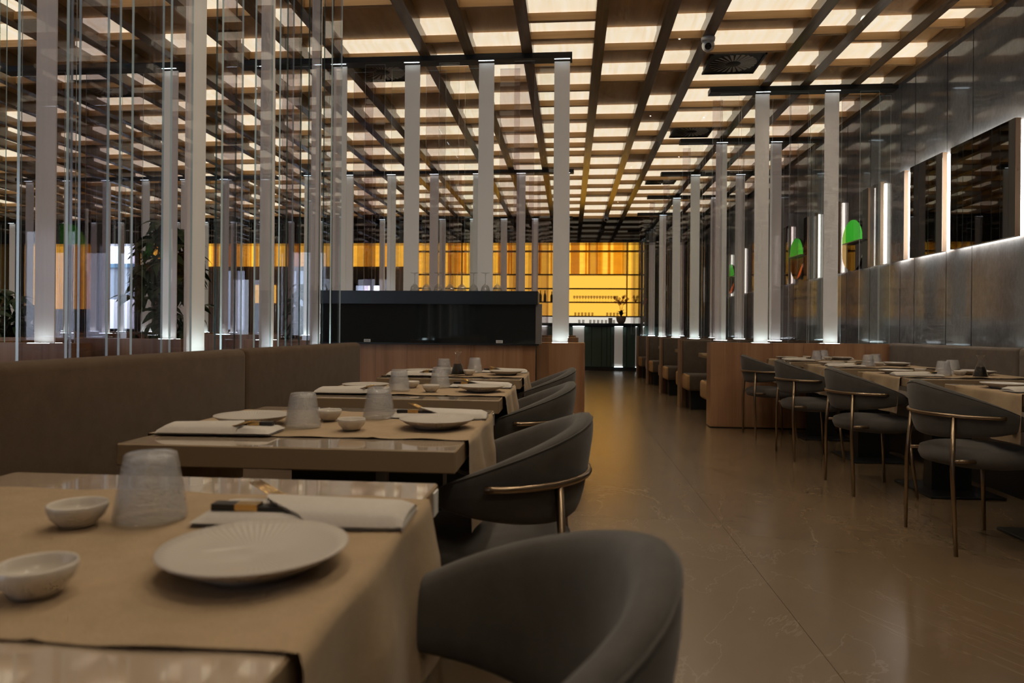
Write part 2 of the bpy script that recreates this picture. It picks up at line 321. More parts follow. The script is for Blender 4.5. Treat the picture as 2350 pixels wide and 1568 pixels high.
# recessed mini downlights in the boards over tables and aisle
def downlight(x, y, e=9., z=ZB+.02, size=2.5, tx=0., ty=0.):
    o = MB().lathe([(.008, 0), (.008, -.003), (0, -.003)], 10, mi=0).build('downlight', 'spot_glow', ceil, (x, y, z))
    l = bpy.data.lights.new('downlight_lamp', 'SPOT'); l.energy = e; l.spot_size = size; l.spot_blend = .9; l.shadow_soft_size = .06; l.color = (1., .86, .66)
    lo = bpy.data.objects.new('downlight_lamp', l); C.objects.link(lo); lo.location = (x, y, z-.012); lo.rotation_euler = (tx, ty, 0)
for k in range(4):
    downlight(-.66, [.95, 2.1, 3.2, 4.35][k], 30); downlight(2.38, [3.6, 4.75, 5.9, 6.95][k], 30)
for y, w_ in ((-1.2, 36), (.6, 36), (2.4, 36), (4.2, 34), (6.2, 26), (8.4, 20), (11., 18), (14., 14)): downlight(.95, y, w_)
for y in (2., 4.5, 7.2, 9.6, 13.): downlight(-3.4, y, 22)
for y in (8.5, 10.4, 12.3, 14.2): downlight(1.6, y, 16)  # extra spots added to brighten the dim booth seat ends

# ------------------------------------------------------------------ glass screens
ZG0, ZG1 = .894, 3.52
def pane(parent, name, x0, x1, y, t, z0, z1, m, ax):
    # ax 'x': pane in the XZ plane at depth y; ax 'y': pane in the YZ plane at x = y
    em = 1 if m != 'frosted_glass' else 0
    if ax == 'x': mb = MB().box(x0, x1, y-t/2, y+t/2, z0, z1, fm=[em, em, 0, 0, em, em])
    else: mb = MB().box(y-t/2, y+t/2, x0, x1, z0, z1, fm=[em, em, em, em, 0, 0])
    return mb.build(name, [m, 'edge_dark' if ax == 'y' and int(x0*53) % 5 < 2 else 'glass_edge'], parent)
def led(parent, a0, a1, c, ax, z, m, w=.012, name='led_strip'):
    if ax == 'x': return box(name, a0, a1, c-w/2, c+w/2, z-.003, z, m, parent)
    return box(name, c-w/2, c+w/2, a0, a1, z-.003, z, m, parent)
def screen(label, ax, c, lo, hi, s0, n, extra=(), rail=(None, None), flip=False, z0=ZG0, z1=ZG1):
    """frosted strips every .71 with clear overlapping panes between, a dark top rail, led strips at foot and head"""
    e = thing('glass_screen', label, 'glass screen', (0,0,0))
    r0, r1 = rail[0] if rail[0] is not None else lo-.05, rail[1] if rail[1] is not None else hi+.05
    if ax == 'x': box('top_rail', r0, r1, c-.068, c+.068, z1+.012, ZB+.004, 'black_metal', e)
    else: box('top_rail', c-.068, c+.068, r0, r1, z1+.012, ZB+.004, 'black_metal', e)
    def P(name, a, b, off, t, zz1, m):
        if flip: a, b = 2*s0-b+.145, 2*s0-a+.145
        a = max(a, lo); b = min(b, hi)
        if b-a > .03: pane(e, name, a, b, c+off, t, z0, zz1, m, ax)
    for q, (p_, q_) in enumerate(extra): P('clear_pane', p_, q_, (.05, -.045, .01)[q % 3], .009, z1, ('smoke_glass', 'grey_glass')[q % 2])
    for k in range(n):
        s = s0+.71*k
        P('frosted_pane', s, s+.145, 0, .012, z1, 'frosted_glass')
        P('clear_pane', s+.195, s+.385, .055, .009, z1-.035, 'grey_glass')
        P('clear_pane', s+.34, s+.53, -.05, .009, z1-.005, ('grey_glass' if k % 2 else 'clear_glass') if ax == 'x' else 'smoke_glass')
        P('clear_pane', s+.575, s+.765, .03, .009, z1-.03, 'clear_glass' if ax == 'x' else 'smoke_glass')
    sg = 1
    for k in range(n):
        s = s0+.71*k; a, b = (s, s+.145) if not flip else (s0-.71*k, s0-.71*k+.145)
        a = max(a, lo); b = min(b, hi)
        if b-a < .03: continue
        for sg in (-1, 1): led(e, a, b, c+sg*.06, ax, z0, 'led_cool', .02)
        led(e, a, b, c-.040, ax, z1+.0145, 'led_top', .014)
    return e
screen('tall glass screen of frosted strips behind the black display case', 'x', 6.45, -3.1, .0, -3.0, 5, rail=(-3.2, .005))
screen('glass screen row second behind the display case, left of the aisle', 'x', 11.1, -4.4, .0, -4.42, 7)
screen('glass screen nearest the amber bar, left of the aisle', 'x', 15.65, -4.4, .0, -4.42, 7)
RY = [7.47, 9.43, 11.36, 13.32, 15.25, 17.2]
RL = ['nearest', 'second', 'third', 'fourth', 'fifth', 'farthest']
for k, y in enumerate(RY):
    e = screen('glass screen on the right of the aisle, %s from the camera' % RL[k], 'x', y, 1.51, 3.33, 1.23, 4)
# left wall of glass over the banquette
WX = -1.62
screen('long glass wall rising behind the left banquette', 'y', WX, .35, 4.72, 2.785, 3, rail=(.3, 4.75), extra=[(.40, .70), (.66, .95), (1.0, 1.30), (1.26, 1.50), (1.55, 1.80), (1.886, 2.10), (2.03, 2.22), (2.21, 2.42), (2.41, 2.60), (2.59, 2.74)])
# screens of the far dining room, seen through the glass
screen('glass screen deep in the left dining room beside the tall plant', 'x', 6.45, -5.6, -3.8, -3.985, 1, extra=[(-5.55, -5.33), (-5.2, -4.98), (-4.8, -4.58), (-4.45, -4.23)])
screen('glass screen nearest in the left dining room, seen past the glass wall', 'x', 4.45, -4.5, -3.42, -4.377, 2)
screen('glass screen in the far left dining room, second row', 'x', 11.3, -9.6, -5.0, -9.5, 6)
screen('glass screen in the far left dining room, by the stand-in street window', 'x', 15.9, -14.6, -5.2, -14.5, 13)

# half walls under the screens
def half_wall(label, x0, x1, y0, y1, z1=.893, m='wall_wood', planks=8, front=True):
    e = thing('half_wall', label, 'half wall')
    box('core', x0+.003, x1-.003, y0+.015, y1-.004, 0, z1-.004, 'joint_black', e)
    w = (x1-x0)/planks
    for i in range(planks): box('veneer_panel', x0+i*w+.0006, x0+(i+1)*w-.0006, y0, y0+.015, .012, z1, m, e)
    box('end_panel', x0-.012, x0, y0, y1, .012, z1, m, e); box('end_panel', x1, x1+.012, y0, y1, .012, z1, m, e)
    box('cap', x0, x1, y0+.015, y1, z1-.004, z1, m, e)
    return e
half_wall('wood half wall carrying the nearest right glass screen', 1.49, 3.345, 7.36, 7.58, planks=6)
half_wall('wood half wall under the display case and left glass screen', -3.1, .13, 6.36, 6.60, planks=10)
half_wall('wood half wall of the second left glass screen', -4.5, .13, 11.0, 11.24, planks=9)
half_wall('wood half wall of the left glass screen near the bar', -4.5, .13, 15.55, 15.8, planks=9)
half_wall('low wood wall in the left dining room beside the tall plant', -5.7, -3.75, 6.36, 6.6, planks=5)
half_wall('low wood wall of the nearest screen in the left dining room', -4.6, -3.38, 4.36, 4.6, planks=4)
half_wall('low wood wall in the left dining room, second row', -9.8, -4.9, 11.2, 11.44, planks=6)
half_wall('low wood wall by the far left stand-in window', -14.8, -5.0, 15.8, 16.04, planks=8)
lw_ = thing('half_wall', 'long low wood partition across the left dining room', 'half wall')
box('body', -5.15, -4.95, .6, 6.2, 0, .86, 'wall_wood', lw_); box('seat_back', -4.95, -4.86, .6, 6.2, .40, .86, 'banquette_fabric', lw_); box('cap', -5.17, -4.93, .6, 6.2, .86, .875, 'wall_wood', lw_)
lw_ = thing('half_wall', 'wood plinth carrying the long glass wall behind the banquette', 'half wall')
box('body', -1.74, -1.535, .3, 4.74, 0, .885, 'wall_wood', lw_); box('cap', -1.745, -1.53, .295, 4.745, .885, .893, 'steel', lw_)

# ------------------------------------------------------------------ banquettes
def banquette(label, sx, x_back, ys, y0, y1):
    """sx=+1: seat faces +x with its back at x_back; -1 mirrored"""
    e = thing('banquette', label, 'banquette')
    X = lambda d0, d1: (min(x_back+sx*d0, x_back+sx*d1), max(x_back+sx*d0, x_back+sx*d1))
    a, b = X(.14, .60); box('plinth', a, b, y0+.01, y1-.01, 0, .24, 'black_metal' if sx < 0 else 'booth_wood', e)
    for p, q in zip(ys[:-1], ys[1:]):
        a, b = X(0, .10); rbox('back_cushion', a, b, p+.0015, q-.0015, .30, .915 if sx > 0 else .905, 'banquette_fabric' if sx > 0 else 'booth_fabric', e, .028, 3)
        a, b = X(.09, .64); rbox('seat_cushion', a, b, p+.002, q-.002, .24, .45, 'banquette_fabric' if sx > 0 else 'booth_fabric', e, .03, 3)
    return e
banquette('long brown upholstered banquette below the left glass wall', 1, -1.515, [.32, 1.40, 2.93, 4.60], .32, 4.60)
banquette('taupe banquette along the grey stone wall on the right', -1, 3.352, [2.0, 3.55, 5.30, 7.34], 2.0, 7.34)

# ------------------------------------------------------------------ booths on the right
def booth_back(k, y):
    e = thing('booth_partition', 'upholstered booth partition with wood end panel, %s along the aisle' % ['first', 'second', 'third', 'fourth', 'fifth'][k], 'booth seat')
    box('end_panel', 1.470, 1.500, y-.10, y+.10, 0, .900, 'booth_wood', e)
    box('core', 1.5, 3.34, y-.05, y+.05, 0, .893, 'booth_wood', e)
    rbox('back_cushion', 1.505, 3.335, y-.098, y-.05, .44, .888, 'booth_fabric', e, .015, 2)
    rbox('back_cushion', 1.505, 3.335, y+.05, y+.098, .44, .888, 'booth_fabric', e, .015, 2)
    for s in (-1, 1):
        a, b = sorted((y+s*.05, y+s*.48))
        o = MB().rbox(1.50, 3.33, a, b, .245, .455, .035, 3).build('seat_cushion', ['booth_fabric', 'tan_leather'], e)
        for p in o.data.polygons:
            if p.center.x < 1.545 and p.center.z < .45: p.material_index = 1
        a, b = sorted((y+s*.05, y+s*.40)); box('plinth', 1.56, 3.33, a, b, 0, .245, 'black_metal', e)
for k, y in enumerate(RY[1:5]): booth_back(k, y)
e = thing('booth_bench', 'booth bench backing onto the nearest right half wall', 'booth seat')
o = MB().rbox(1.50, 3.33, 7.60, 8.10, .245, .455, .035, 3).build('seat_cushion', ['booth_fabric', 'tan_leather'], e)
for p in o.data.polygons:
    if p.center.x < 1.545 and p.center.z < .45: p.material_index = 1
box('plinth', 1.56, 3.33, 7.60, 8.0, 0, .245, 'black_metal', e)
for k in range(4):
    y = (RY[k]+RY[k+1])/2+.03; e = thing('booth_table', 'booth table cantilevered from the wall, %s along the aisle' % ['first', 'second', 'third', 'fourth'][k], 'table')
    rbox('tabletop', 1.62, 3.33, y-.36, y+.36, .685, .737, 'table_edge', e, .004, 1); box('bracket', 3.10, 3.34, y-.05, y+.05, .45, .685, 'black_metal', e); box('leg', 2.4, 2.48, y-.04, y+.04, 0, .685, 'black_metal', e); box('foot_plate', 2.2, 2.68, y-.22, y+.22, 0, .012, 'black_metal', e)

# ------------------------------------------------------------------ wall mirrors with halo light
def wall_frame(label, y0, y1, z0, z1, face='mirror', lm='led_warm'):
    e = thing('wall_mirror' if face == 'mirror' else 'wall_panel', label, 'mirror' if face == 'mirror' else 'wall panel')
    box('body', XR-.075, XR-.035, y0, y1, z0, z1, 'frame_wood', e); box('face', XR-.077, XR-.075, y0, y1, z0, z1, face, e)
    MB().box(XR-.034, XR, y0+.014, y0+.020, z0+.014, z1-.014).box(XR-.034, XR, y1-.020, y1-.014, z0+.014, z1-.014).box(XR-.034, XR, y0+.02, y1-.02, z0+.014, z0+.020).box(XR-.034, XR, y0+.02, y1-.02, z1-.020, z1-.014).build('halo_light', lm, e)
wall_frame('large dark rectangular mirror with halo light above the right banquette', 5.40, 6.27, 1.735, 2.615)
wall_frame('tall dark mirror with halo light, middle of the three right frames', 6.40, 6.98, 1.735, 2.615)
wall_frame('narrow stone-faced panel with halo light beside the tall dark mirror', 7.10, 7.36, 1.735, 2.615, 'stone')
def round_mirror(label, y, z, r, segs, bar=True):
    e = thing('round_mirror', label, 'mirror', (XR-.06, y, z))
    M = Matrix.Rotation(-PI/2, 4, 'Y')
    MB().lathe([(0, -.03), (r, -.03), (r, .0), (0, .0)], 40, M=M, smooth=False).build('disc', 'mirror', e)
    for name, m, (a0, a1), inset in segs:
        # circular segment pieces of coloured glass, angles from +y towards +z
        pts = [(r*.995*math.cos(t), r*.995*math.sin(t)) for t in [math.radians(a0+(a1-a0)*i/24) for i in range(25)]]
        vs = [(-.012, p, q) for p, q in pts]+[(-.004, p, q) for p, q in pts]; n_ = 25
        MB().add(vs, [tuple(range(n_)), tuple(range(2*n_-1, n_-1, -1))]+[(i, (i+1) % n_, n_+(i+1) % n_, n_+i) for i in range(n_)]).build(name, m, e)
    if bar: box('shelf', -.075, -.006, -r*1.25, r*.42, .018, .028, 'steel', e)
ROUND = [([('green_glass', 'green_glass', (6, 174), 0), ('cream_glass', 'cream_glass', (-62+180, 62+180), 0)][0:1]+[('cream_glass', 'cream_glass', (-55, 55), 0)], True),
         ([('green_glass', 'green_glass', (6, 174), 0), ('orange_glass', 'orange_glass', (200, 262), 0)], True),
         ([('green_glass', 'green_glass', (-50, 50), 0), ('orange_glass', 'orange_glass', (110, 200), 0)], False),
         ([('green_glass', 'green_glass', (10, 170), 0), ('orange_glass', 'orange_glass', (200, 290), 0)], True)]
for k in range(4):
    y = RY[k]+.98
    round_mirror('round wall mirror with %s, %s booth' % (['green and cream glass segments', 'green and orange glass segments', 'a green side segment', 'green top segment'][k], ['first', 'second', 'third', 'fourth'][k]), y+[-.07, -.03, .03, .2][k], [2.03, 2.08, 2.06, 2.09][k], .30, *ROUND[k])
    for j, (p, q) in enumerate(((-.83, -.58), (-.52, -.38), (.30, .72))):
        wall_frame('slim halo-lit panel %s the round mirror, %s booth' % (['far in front of', 'just before', 'beyond'][j], ['first', 'second', 'third', 'fourth'][k]), y+p, y+q, 1.735, 2.615, 'stone' if j == 0 else 'mirror', 'led_dim')

# ------------------------------------------------------------------ bar at the back
e = thing('bar_counter', 'long bar with black top and dark green glass front', 'bar counter')
rbox('worktop', -6.5, 2.3, 17.28, 17.95, 1.115, 1.19, 'black_satin', e, .006, 1); box('body', -6.4, 2.2, 17.42, 17.9, .1, 1.115, 'joint_black', e); box('plinth', -6.4, 2.2, 17.38, 17.9, 0, .095, 'black_metal', e)
fs = [(.08, .37), (1.12, 1.33), (1.64, 1.85), (-.85, -.56), (-1.75, -1.46), (-2.9, -2.6)]
for a, b in fs:
    box('frosted_pane', a, b, 17.395, 17.405, .10, 1.10, 'frosted_glass', e)
    box('led_strip', a, b, 17.33, 17.36, 1.108, 1.114, 'led_bar', e); box('led_strip', a, b, 17.365, 17.380, .098, .102, 'led_bar', e)
for a, b in ((-6.4,-4.7),(-4.69,-2.91),(-2.59,-1.76),(-1.45,-.86),(-.55,.07),(.38,.55),(.56,.80),(.81,.93),(.94,1.02),(1.03,1.11),(1.34,1.42),(1.43,1.63),(1.86,2.2)): box('green_panel', a+.002, b-.002, 17.40, 17.42, .10, 1.10, 'green_panel', e)
# glossy black bulkhead
bk = struct(box('trim_1', XL, XR, 16.5, 17.0, 3.10, ZC, 'bulkhead_gloss')); struct(box('ceiling_1', XL, XR, 17.0, YB, 3.62, ZC, 'dark_wall'))
# back-lit amber display
e = thing('back_bar', 'glowing amber back bar shelving behind the counter', 'shelving')
box('back_panel', -3.6, 1.95, 18.50, 18.58, 1.38, 2.48, 'yellow_glow', e); box('upper_panel', -4.4, 1.95, 18.50, 18.58, 2.49, 3.6, 'amber_glow', e)
box('side_panel', -4.4, -3.6, 18.50, 18.58, 1.38, 2.49, 'amber_glow', e)
for z in (1.38, 1.75, 2.11, 2.48, 3.10): rbox('shelf', -4.4, 1.95, 18.22, 18.50, z-.014, z+.014, 'amber_dark', e, .003, 1)
for x in (-2.9, 1.50): box('upright', x-.012, x+.012, 18.3, 18.5, 1.38, 3.6, 'amber_dark', e)
for a, b in ((.02, .25), (.48, .72), (1.36, 1.52), (-1.0, -.78), (-1.9, -1.68), (-2.7, -2.5), (-3.6, -3.4)):
    box('frosted_pane', a, b, 18.10, 18.112, 2.45, 3.55, 'frost_amber', e); box('led_strip', a, b, 18.06, 18.08, 3.40, 3.405, 'led_bar', e)
box('splash_panel', -4.4, 1.95, 18.30, 18.34, 1.20, 1.36, 'white_glow', e); box('back_counter', -4.4, 1.95, 18.2, 18.58, 0, 1.20, 'black_satin', e)
# amber band continuing across the far left wall
e = thing('amber_frieze', 'amber glowing glass band high on the far left wall', 'wall panel')
x = -12.1
while x < -4.6:
    w_ = rnd.uniform(.35, 1.0); b = min(x+w_, -4.5); box('amber_panel', x+.005, b-.005, 18.52, 18.58, 2.72, 3.6, 'amber_glow', e)
    if rnd.random() < .55: box('frosted_pane', x+.08, x+.26, 18.35, 18.362, 2.62, 3.5, 'frost_amber', e); box('led_strip', x+.08, x+.26, 18.31, 18.33, 3.42, 3.425, 'led_bar', e)
    x = b+.01
for x in (-15.6, -14.7, -14.1): box('amber_panel', x, x+.5, 18.52, 18.58, 1.5, 3.6, 'amber_glow', e)
for a, b in ((-12.1, -9.82), (-9.03, -7.87), (-7.33, -5.97), (-5.08, -4.5)): box('lower_panel', a, b, 18.55, 18.59, 0, 2.70, 'booth_wood', e)
box('lit_niche', -8.75, -8.15, 18.52, 18.57, 1.7, 2.2, 'yellow_glow', e)
# bar bits: bottles and glasses
bt = MB().lathe([(0,0),(.036,0),(.037,.01),(.037,.17),(.030,.20),(.013,.235),(.012,.30),(.014,.302),(.014,.315),(0,.315)], 14).mesh('bottle', 'amber_bottle')
wg = MB().lathe([(0,0),(.032,0),(.032,.003),(.005,.008),(.004,.07),(.010,.078),(.030,.10),(.036,.13),(.030,.165),(.028,.165),(.034,.13),(.028,.102),(0,.082)], 16).mesh('stem_glass', 'wine_glass')
for k, x in enumerate((-.78,-.66,-.48,-.26,-1.3,-1.55,-1.75)):
    o = place(bt, 'bottle', None, (x, 18.36, 1.765)); tag(o, 'dark bottle on the amber shelf, number %s counting leftwards from the frosted column' % ['four', 'three', 'two', 'one', 'five', 'six', 'seven'][k], 'bottle', 'bottles on the amber shelf'); o.scale = (1, 1, rnd.uniform(.85, 1.05))
for k in range(16):
    tag(place(wg, 'stem_glass', None, (.12+.075*k, 18.36, 1.765)), 'stem glass in the row on the middle amber shelf', 'glass', 'stem glasses on the middle amber shelf')
tb = MB().lathe([(0,0),(.028,0),(.033,.09),(.031,.09),(.026,.005),(0,.005)], 14).mesh('shelf_tumbler', 'wine_glass')
for k in range(10):
    tag(place(tb, 'shelf_tumbler', None, (.15+.09*k+(.3 if k > 5 else 0), 18.36, 1.395)), 'small glass on the lowest amber shelf', 'glass', 'small glasses on the lowest amber shelf')
for k in range(9):
    tag(place(tb, 'bar_cup', None, (.25+.10*k+(.08 if k > 1 else 0), 17.8, 1.19)), 'small cup in the row along the bar top', 'cup', 'cups along the bar top')
def orchid(label, x, y, z, sc=1.):
    e = thing('potted_orchid', label, 'plant', (x, y, z)); e.scale = (sc,)*3
    MB().lathe([(0,0),(.07,0),(.11,.06),(.13,.16),(.125,.17),(.115,.16),(0,.15)], 20).build('pot', 'pot_clay', e); MB().lathe([(0,.155),(.115,.155)], 16).build('soil', 'soil', e)
    lf = MB().grid(lambda u, v: (u*.17, (v-.5)*.075*math.sin(PI*min(1, .12+u*.95)), .06*math.sin(u*PI*.8)+.02*abs(v-.5)), 8, 4).mesh('leaf', 'leaf_green')
    for k in range(11): o = place(lf, 'leaf', e, (0, 0, .17+.01*(k % 3)), k*2.39); o.rotation_euler = (0, -.35-.5*(k % 3)/2, k*2.39)
    pt = MB()
    for k in range(5):
        a = k*2*PI/5; pt.add([(0,0,0), (.03*math.cos(a-.4), .012, .03*math.sin(a-.4)), (.042*math.cos(a), .004, .042*math.sin(a)), (.03*math.cos(a+.4), .012, .03*math.sin(a+.4))], [(0,1,2,3)])
    fm = pt.mesh('flower', 'petal')
    for k, (dx, dy, h) in enumerate(((-.13, .02, .50), (-.05, -.02, .44), (.06, .0, .54), (.12, .03, .46))):
        pts = [(0, 0, .17), (dx*.3, dy, .17+h*.5), (dx*.7, dy, .17+h*.9), (dx*1.2, dy, .17+h)]
        MB().tube(pts, .004, 5).build('stem', 'leaf_green', e)
        for j in range(6): o = place(fm, 'flower', e, (dx*(.7+.12*j)+rnd.uniform(-.03,.03), dy-.02, .17+h*(.72+.055*j)+rnd.uniform(-.02,.02))); o.rotation_euler = (0, rnd.uniform(-1,1), rnd.uniform(-.5,.5))
orchid('red orchid in a clay pot on the bar counter', 1.30, 17.62, 1.19)
orchid('second orchid on the bar counter at the dark pillar', 1.78, 17.62, 1.19)
rbox('menu_holder', .98, 1.08, 17.6, 17.63, 1.19, 1.33, 'paper', None, .003, 1); tag(bpy.data.objects['menu_holder'], 'small pale card stand beside the orchid on the bar', 'card stand')
struct(box('trim_2', 1.66, 1.72, 16.4, 18.5, 0, ZB, 'black_gloss'))

# ------------------------------------------------------------------ black display case on the left half wall
e = thing('display_case', 'long black glass display case on the wood half wall', 'display case')
MB().box(-2.26, -.305, 6.10, 6.36, .885, 1.28).build('body', 'joint_black', e)
box('front_glass', -2.21, -.30, 6.090, 6.100, .885, 1.245, 'case_glass', e)
MB().box(-2.28, -.28, 6.06, 6.08, 1.235, 1.352).box(-2.28, -.28, 6.362, 6.382, 1.235, 1.352).box(-2.28, -2.26, 6.08, 6.362, 1.235, 1.352).box(-.30, -.28, 6.08, 6.362, 1.235, 1.352).build('top_rim', 'black_satin', e); box('tray', -2.26, -.30, 6.08, 6.362, 1.28, 1.30, 'black_satin', e)
box('end_strip', -.30, -.245, 6.10, 6.13, .885, 1.24, 'steel', e); box('sill', -2.26, -.27, 6.08, 6.10, .872, .886, 'black_metal', e)
for x in (-.62, -1.82):
    lb = box('label_plate', x-.03, x+.03, 6.084, 6.089, .890, .916, 'paper', e)
    for j in range(2): box('print_line', x-.022, x+.022, 6.083, 6.084, .897+.009*j, .900+.009*j, 'ink', lb)
e = thing('case_counter', 'wood counter front below the black display case', 'counter')
w = 1.74/6
for i in range(6): box('veneer_panel', -2.04+i*w+.0008, -2.04+(i+1)*w-.0008, 6.115, 6.13, .01, .872, 'wall_wood', e)
box('core', -2.039, -.301, 6.13, 6.355, 0, .87, 'joint_black', e)
iw = MB().lathe([(.040,.228),(.040,.224),(.007,.216),(.0045,.20),(.0045,.135),(.012,.122),(.034,.10),(.045,.06),(.040,.0),(.038,.0),(.043,.06),(.032,.098),(.010,.118),(0,.12)], 20).build('wine_glass', 'wine_glass')
gx = [(956,), (984,), (1009,), (1038,), (1065,), (1095,), (1121,), (1147,)]
for k in range(8):
    o = iw if k == 0 else copy_tree(iw)
    o.location = (-1.418+.1088*k, 6.22, 1.30); tag(o, 'upturned wine glass on the display case, %s from the left' % ['first', 'second', 'third', 'fourth', 'fifth', 'sixth', 'seventh', 'last'][k], 'wine glass', 'upturned wine glasses on the case')

# ------------------------------------------------------------------ dining chair
def make_chair():
    e = thing('dining_chair', 'x', 'chair')
    FM = math.radians(126); nA, nS = 44, 18
    def section(ph):
        q = abs(ph)/FM
        zt = .787-.135*q**1.3; zb = .520+.030*q**2
        end = max(0., 1-q**2.3)**.5; zc = (zt+zb)/2-.01*q; hh = (zt-zb)/2*max(end, .03); ht = .032*(1-.25*q)*max(end**.5, .08)
        return zc, hh, ht
    def back(u, v):
        ph = -FM+2*FM*u; zc, hh, ht = section(ph); t = 2*PI*v
        c_, s_ = math.cos(t), math.sin(t); ex = .62
        dz = hh*math.copysign(abs(s_)**ex, s_); dr = ht*math.copysign(abs(c_)**ex, c_)
        z = zc+dz; fl = (z-.52)*.16; rx, ry = .217+fl, .230+fl
        return ((-math.cos(ph))*(rx+dr)+.015, math.sin(ph)*(ry+dr), z)
    MB().grid(back, nA, nS).build('backrest', 'chair_fabric', e)
    bk = e.children[0]
    def rim(ph):
        zc, hh, ht = section(ph); z = zc+hh*.90; fl = (z-.52)*.16; d = ht*.69
        return (-math.cos(ph)*(.217+fl+d)+.015, math.sin(ph)*(.230+fl+d), z)
    MB().tube([rim(-FM*.9+2*FM*.9*i/40) for i in range(41)], .0022, 6).build('piping', 'chair_fabric', bk)
    MB().lathe([(0,.385),(.19,.385),(.232,.395),(.245,.425),(.238,.455),(.20,.470),(.1,.474),(0,.475)], 32, c=(.03,0,0)).build('seat', 'chair_fabric', e)
    ring = [(-math.cos(a)*.270+.015, math.sin(a)*.283, .632) for a in [math.radians(-86+172*i/30) for i in range(31)]]
    MB().tube(ring, .0095, 8).build('back_ring', 'bronze', e)
    for s in (-1, 1):
        MB().tube([(-.178, s*.192, .632), (-.192, s*.212, .38), (-.185, s*.235, .0)], [.0105, .0105, .009], 8).build('leg', 'bronze', e)
        MB().tube([(.16, s*.18, .40), (.195, s*.222, .0)], [.0105, .009], 8).build('leg', 'bronze', e)
        MB().tube([(-.190, s*.209, .425), (-.06, s*.205, .425)], .0085, 8).build('side_bar', 'bronze', e)
    return e
chair0 = make_chair(); used = [False]
def chair(x, y, rz, label, group):
    o = chair0 if not used[0] else copy_tree(chair0); used[0] = True
    o.location = (x, y, 0); o.rotation_euler = (0, 0, rz); return tag(o, label, 'chair', group)
ORD = ['nearest', 'second', 'third', 'farthest']
LY = [.81, 1.92, 3.03, 4.14]; RYT = [3.505, 4.63, 5.75, 6.87]
LXC, RXC = -.640, 2.42
for k in range(4):
    chair([-.150, -.20, -.235, -.225][k], LY[k]+[-.085, -.03, 0, .02][k], PI+[.03, 0, .03, .02][k], 'grey upholstered barrel chair at the %s left table' % ORD[k], 'barrel dining chairs')
    chair(1.935, RYT[k], 0, 'grey upholstered barrel chair at the %s right table' % ORD[k], 'barrel dining chairs')

# ------------------------------------------------------------------ tables
def make_table():
    e = thing('dining_table', 'x', 'table')
    MB().rbox(-.4, .4, -.395, .395, .685, .737, .003, 1, smooth=False).build('tabletop', ['table_edge', 'table_lacquer'], e)
    o = e.children[0]
    for p in o.data.polygons:
        if p.normal.z > .9: p.material_index = 1
    MB().box(-.12, .12, -.05, .05, .015, .67).build('column', 'black_metal', e); MB().rbox(-.22, .22, -.24, .24, 0, .015, .003, 1, smooth=False).build('base_plate', 'black_metal', e); MB().box(-.28, .28, -.2, .2, .668, .685).build('top_plate', 'black_metal', e)
    return e
table0 = make_table(); tused = [False]
def runner_mesh(seed):
    r = random.Random(seed); ph = [r.uniform(0, 6) for _ in range(6)]; D = .23; half = .404; Lt = 2*(half+D)
    def f(u, v):
        s = -Lt/2+Lt*u; y = -.262+.524*v; sg = 1 if s > 0 else -1; a = abs(s)
        wr = .0016*math.sin(s*19+ph[0]+2*math.sin(y*9+ph[1]))*math.sin(y*13+ph[2])+.0011*math.sin(s*43+y*21+ph[3])
        cr = .0022*math.exp(-((s-.17)/.006)**2)+.002*math.exp(-((y-.01)/.006)**2)
        ed = .0025*math.sin(s*31+ph[4])*abs(v-.5)*2
        if a < half: return (s, y+ed, .7405+max(-.001, wr)+cr)
        d = a-half; th = min(d/.012, 1.); x = half+.008*math.sin(th*PI/2); z = .7405-max(0, d-.006)
        amp = min(1, d/.1); fold = .014*math.sin(y*24+ph[5])*amp
        return (sg*(x+.006*amp+.012*amp*d/.23)+sg*fold*.7, y+ed+.01*amp*math.sin(y*30), z)
    return MB().grid(f, 96, 28).mesh('table_runner', 'linen')
RUN = [runner_mesh(1), runner_mesh(2)]
plate_m = MB().lathe([(0,.004),(.05,.003),(.058,0),(.062,0),(.062,.004),(.084,.011),(.1,.021),(.1018,.0225),(.101,.0238),(.088,.0195),(.06,.0145),(.03,.0125),(0,.012)], 64).mesh('dinner_plate', 'porcelain')
m = MAT['porcelain']; tc = N(m, 'ShaderNodeTexCoord'); gr = N(m, 'ShaderNodeTexGradient', gradient_type='RADIAL'); L(m, tc.outputs['Object'], gr.inputs[0])
mu = N(m, 'ShaderNodeMath', operation='MULTIPLY'); mu.inputs[1].default_value = 2*PI*72; L(m, gr.outputs['Fac'], mu.inputs[0]); sn = N(m, 'ShaderNodeMath', operation='SINE'); L(m, mu.outputs[0], sn.inputs[0]); bump(m, sn.outputs[0], .25, .0012)
bowl_m = MB().lathe([(0,.004),(.02,.003),(.019,0),(.022,0),(.024,.004),(.032,.012),(.0358,.021),(.0365,.028),(.0355,.0295),(.0343,.028),(.0325,.021),(.028,.012),(.018,.0075),(0,.007)], 32).mesh('sauce_bowl', 'bowl_porcelain')
tum_m = MB().lathe([(.0465,0),(.0475,.002),(.0475,.006),(.0345,.083),(.033,.089),(.030,.0905),(0,.0905)], 32).lathe([(.0465,0),(.0445,.0035),(.0315,.078),(.028,.083),(0,.0835)], 32).mesh('tumbler', 'tumbler_glass')
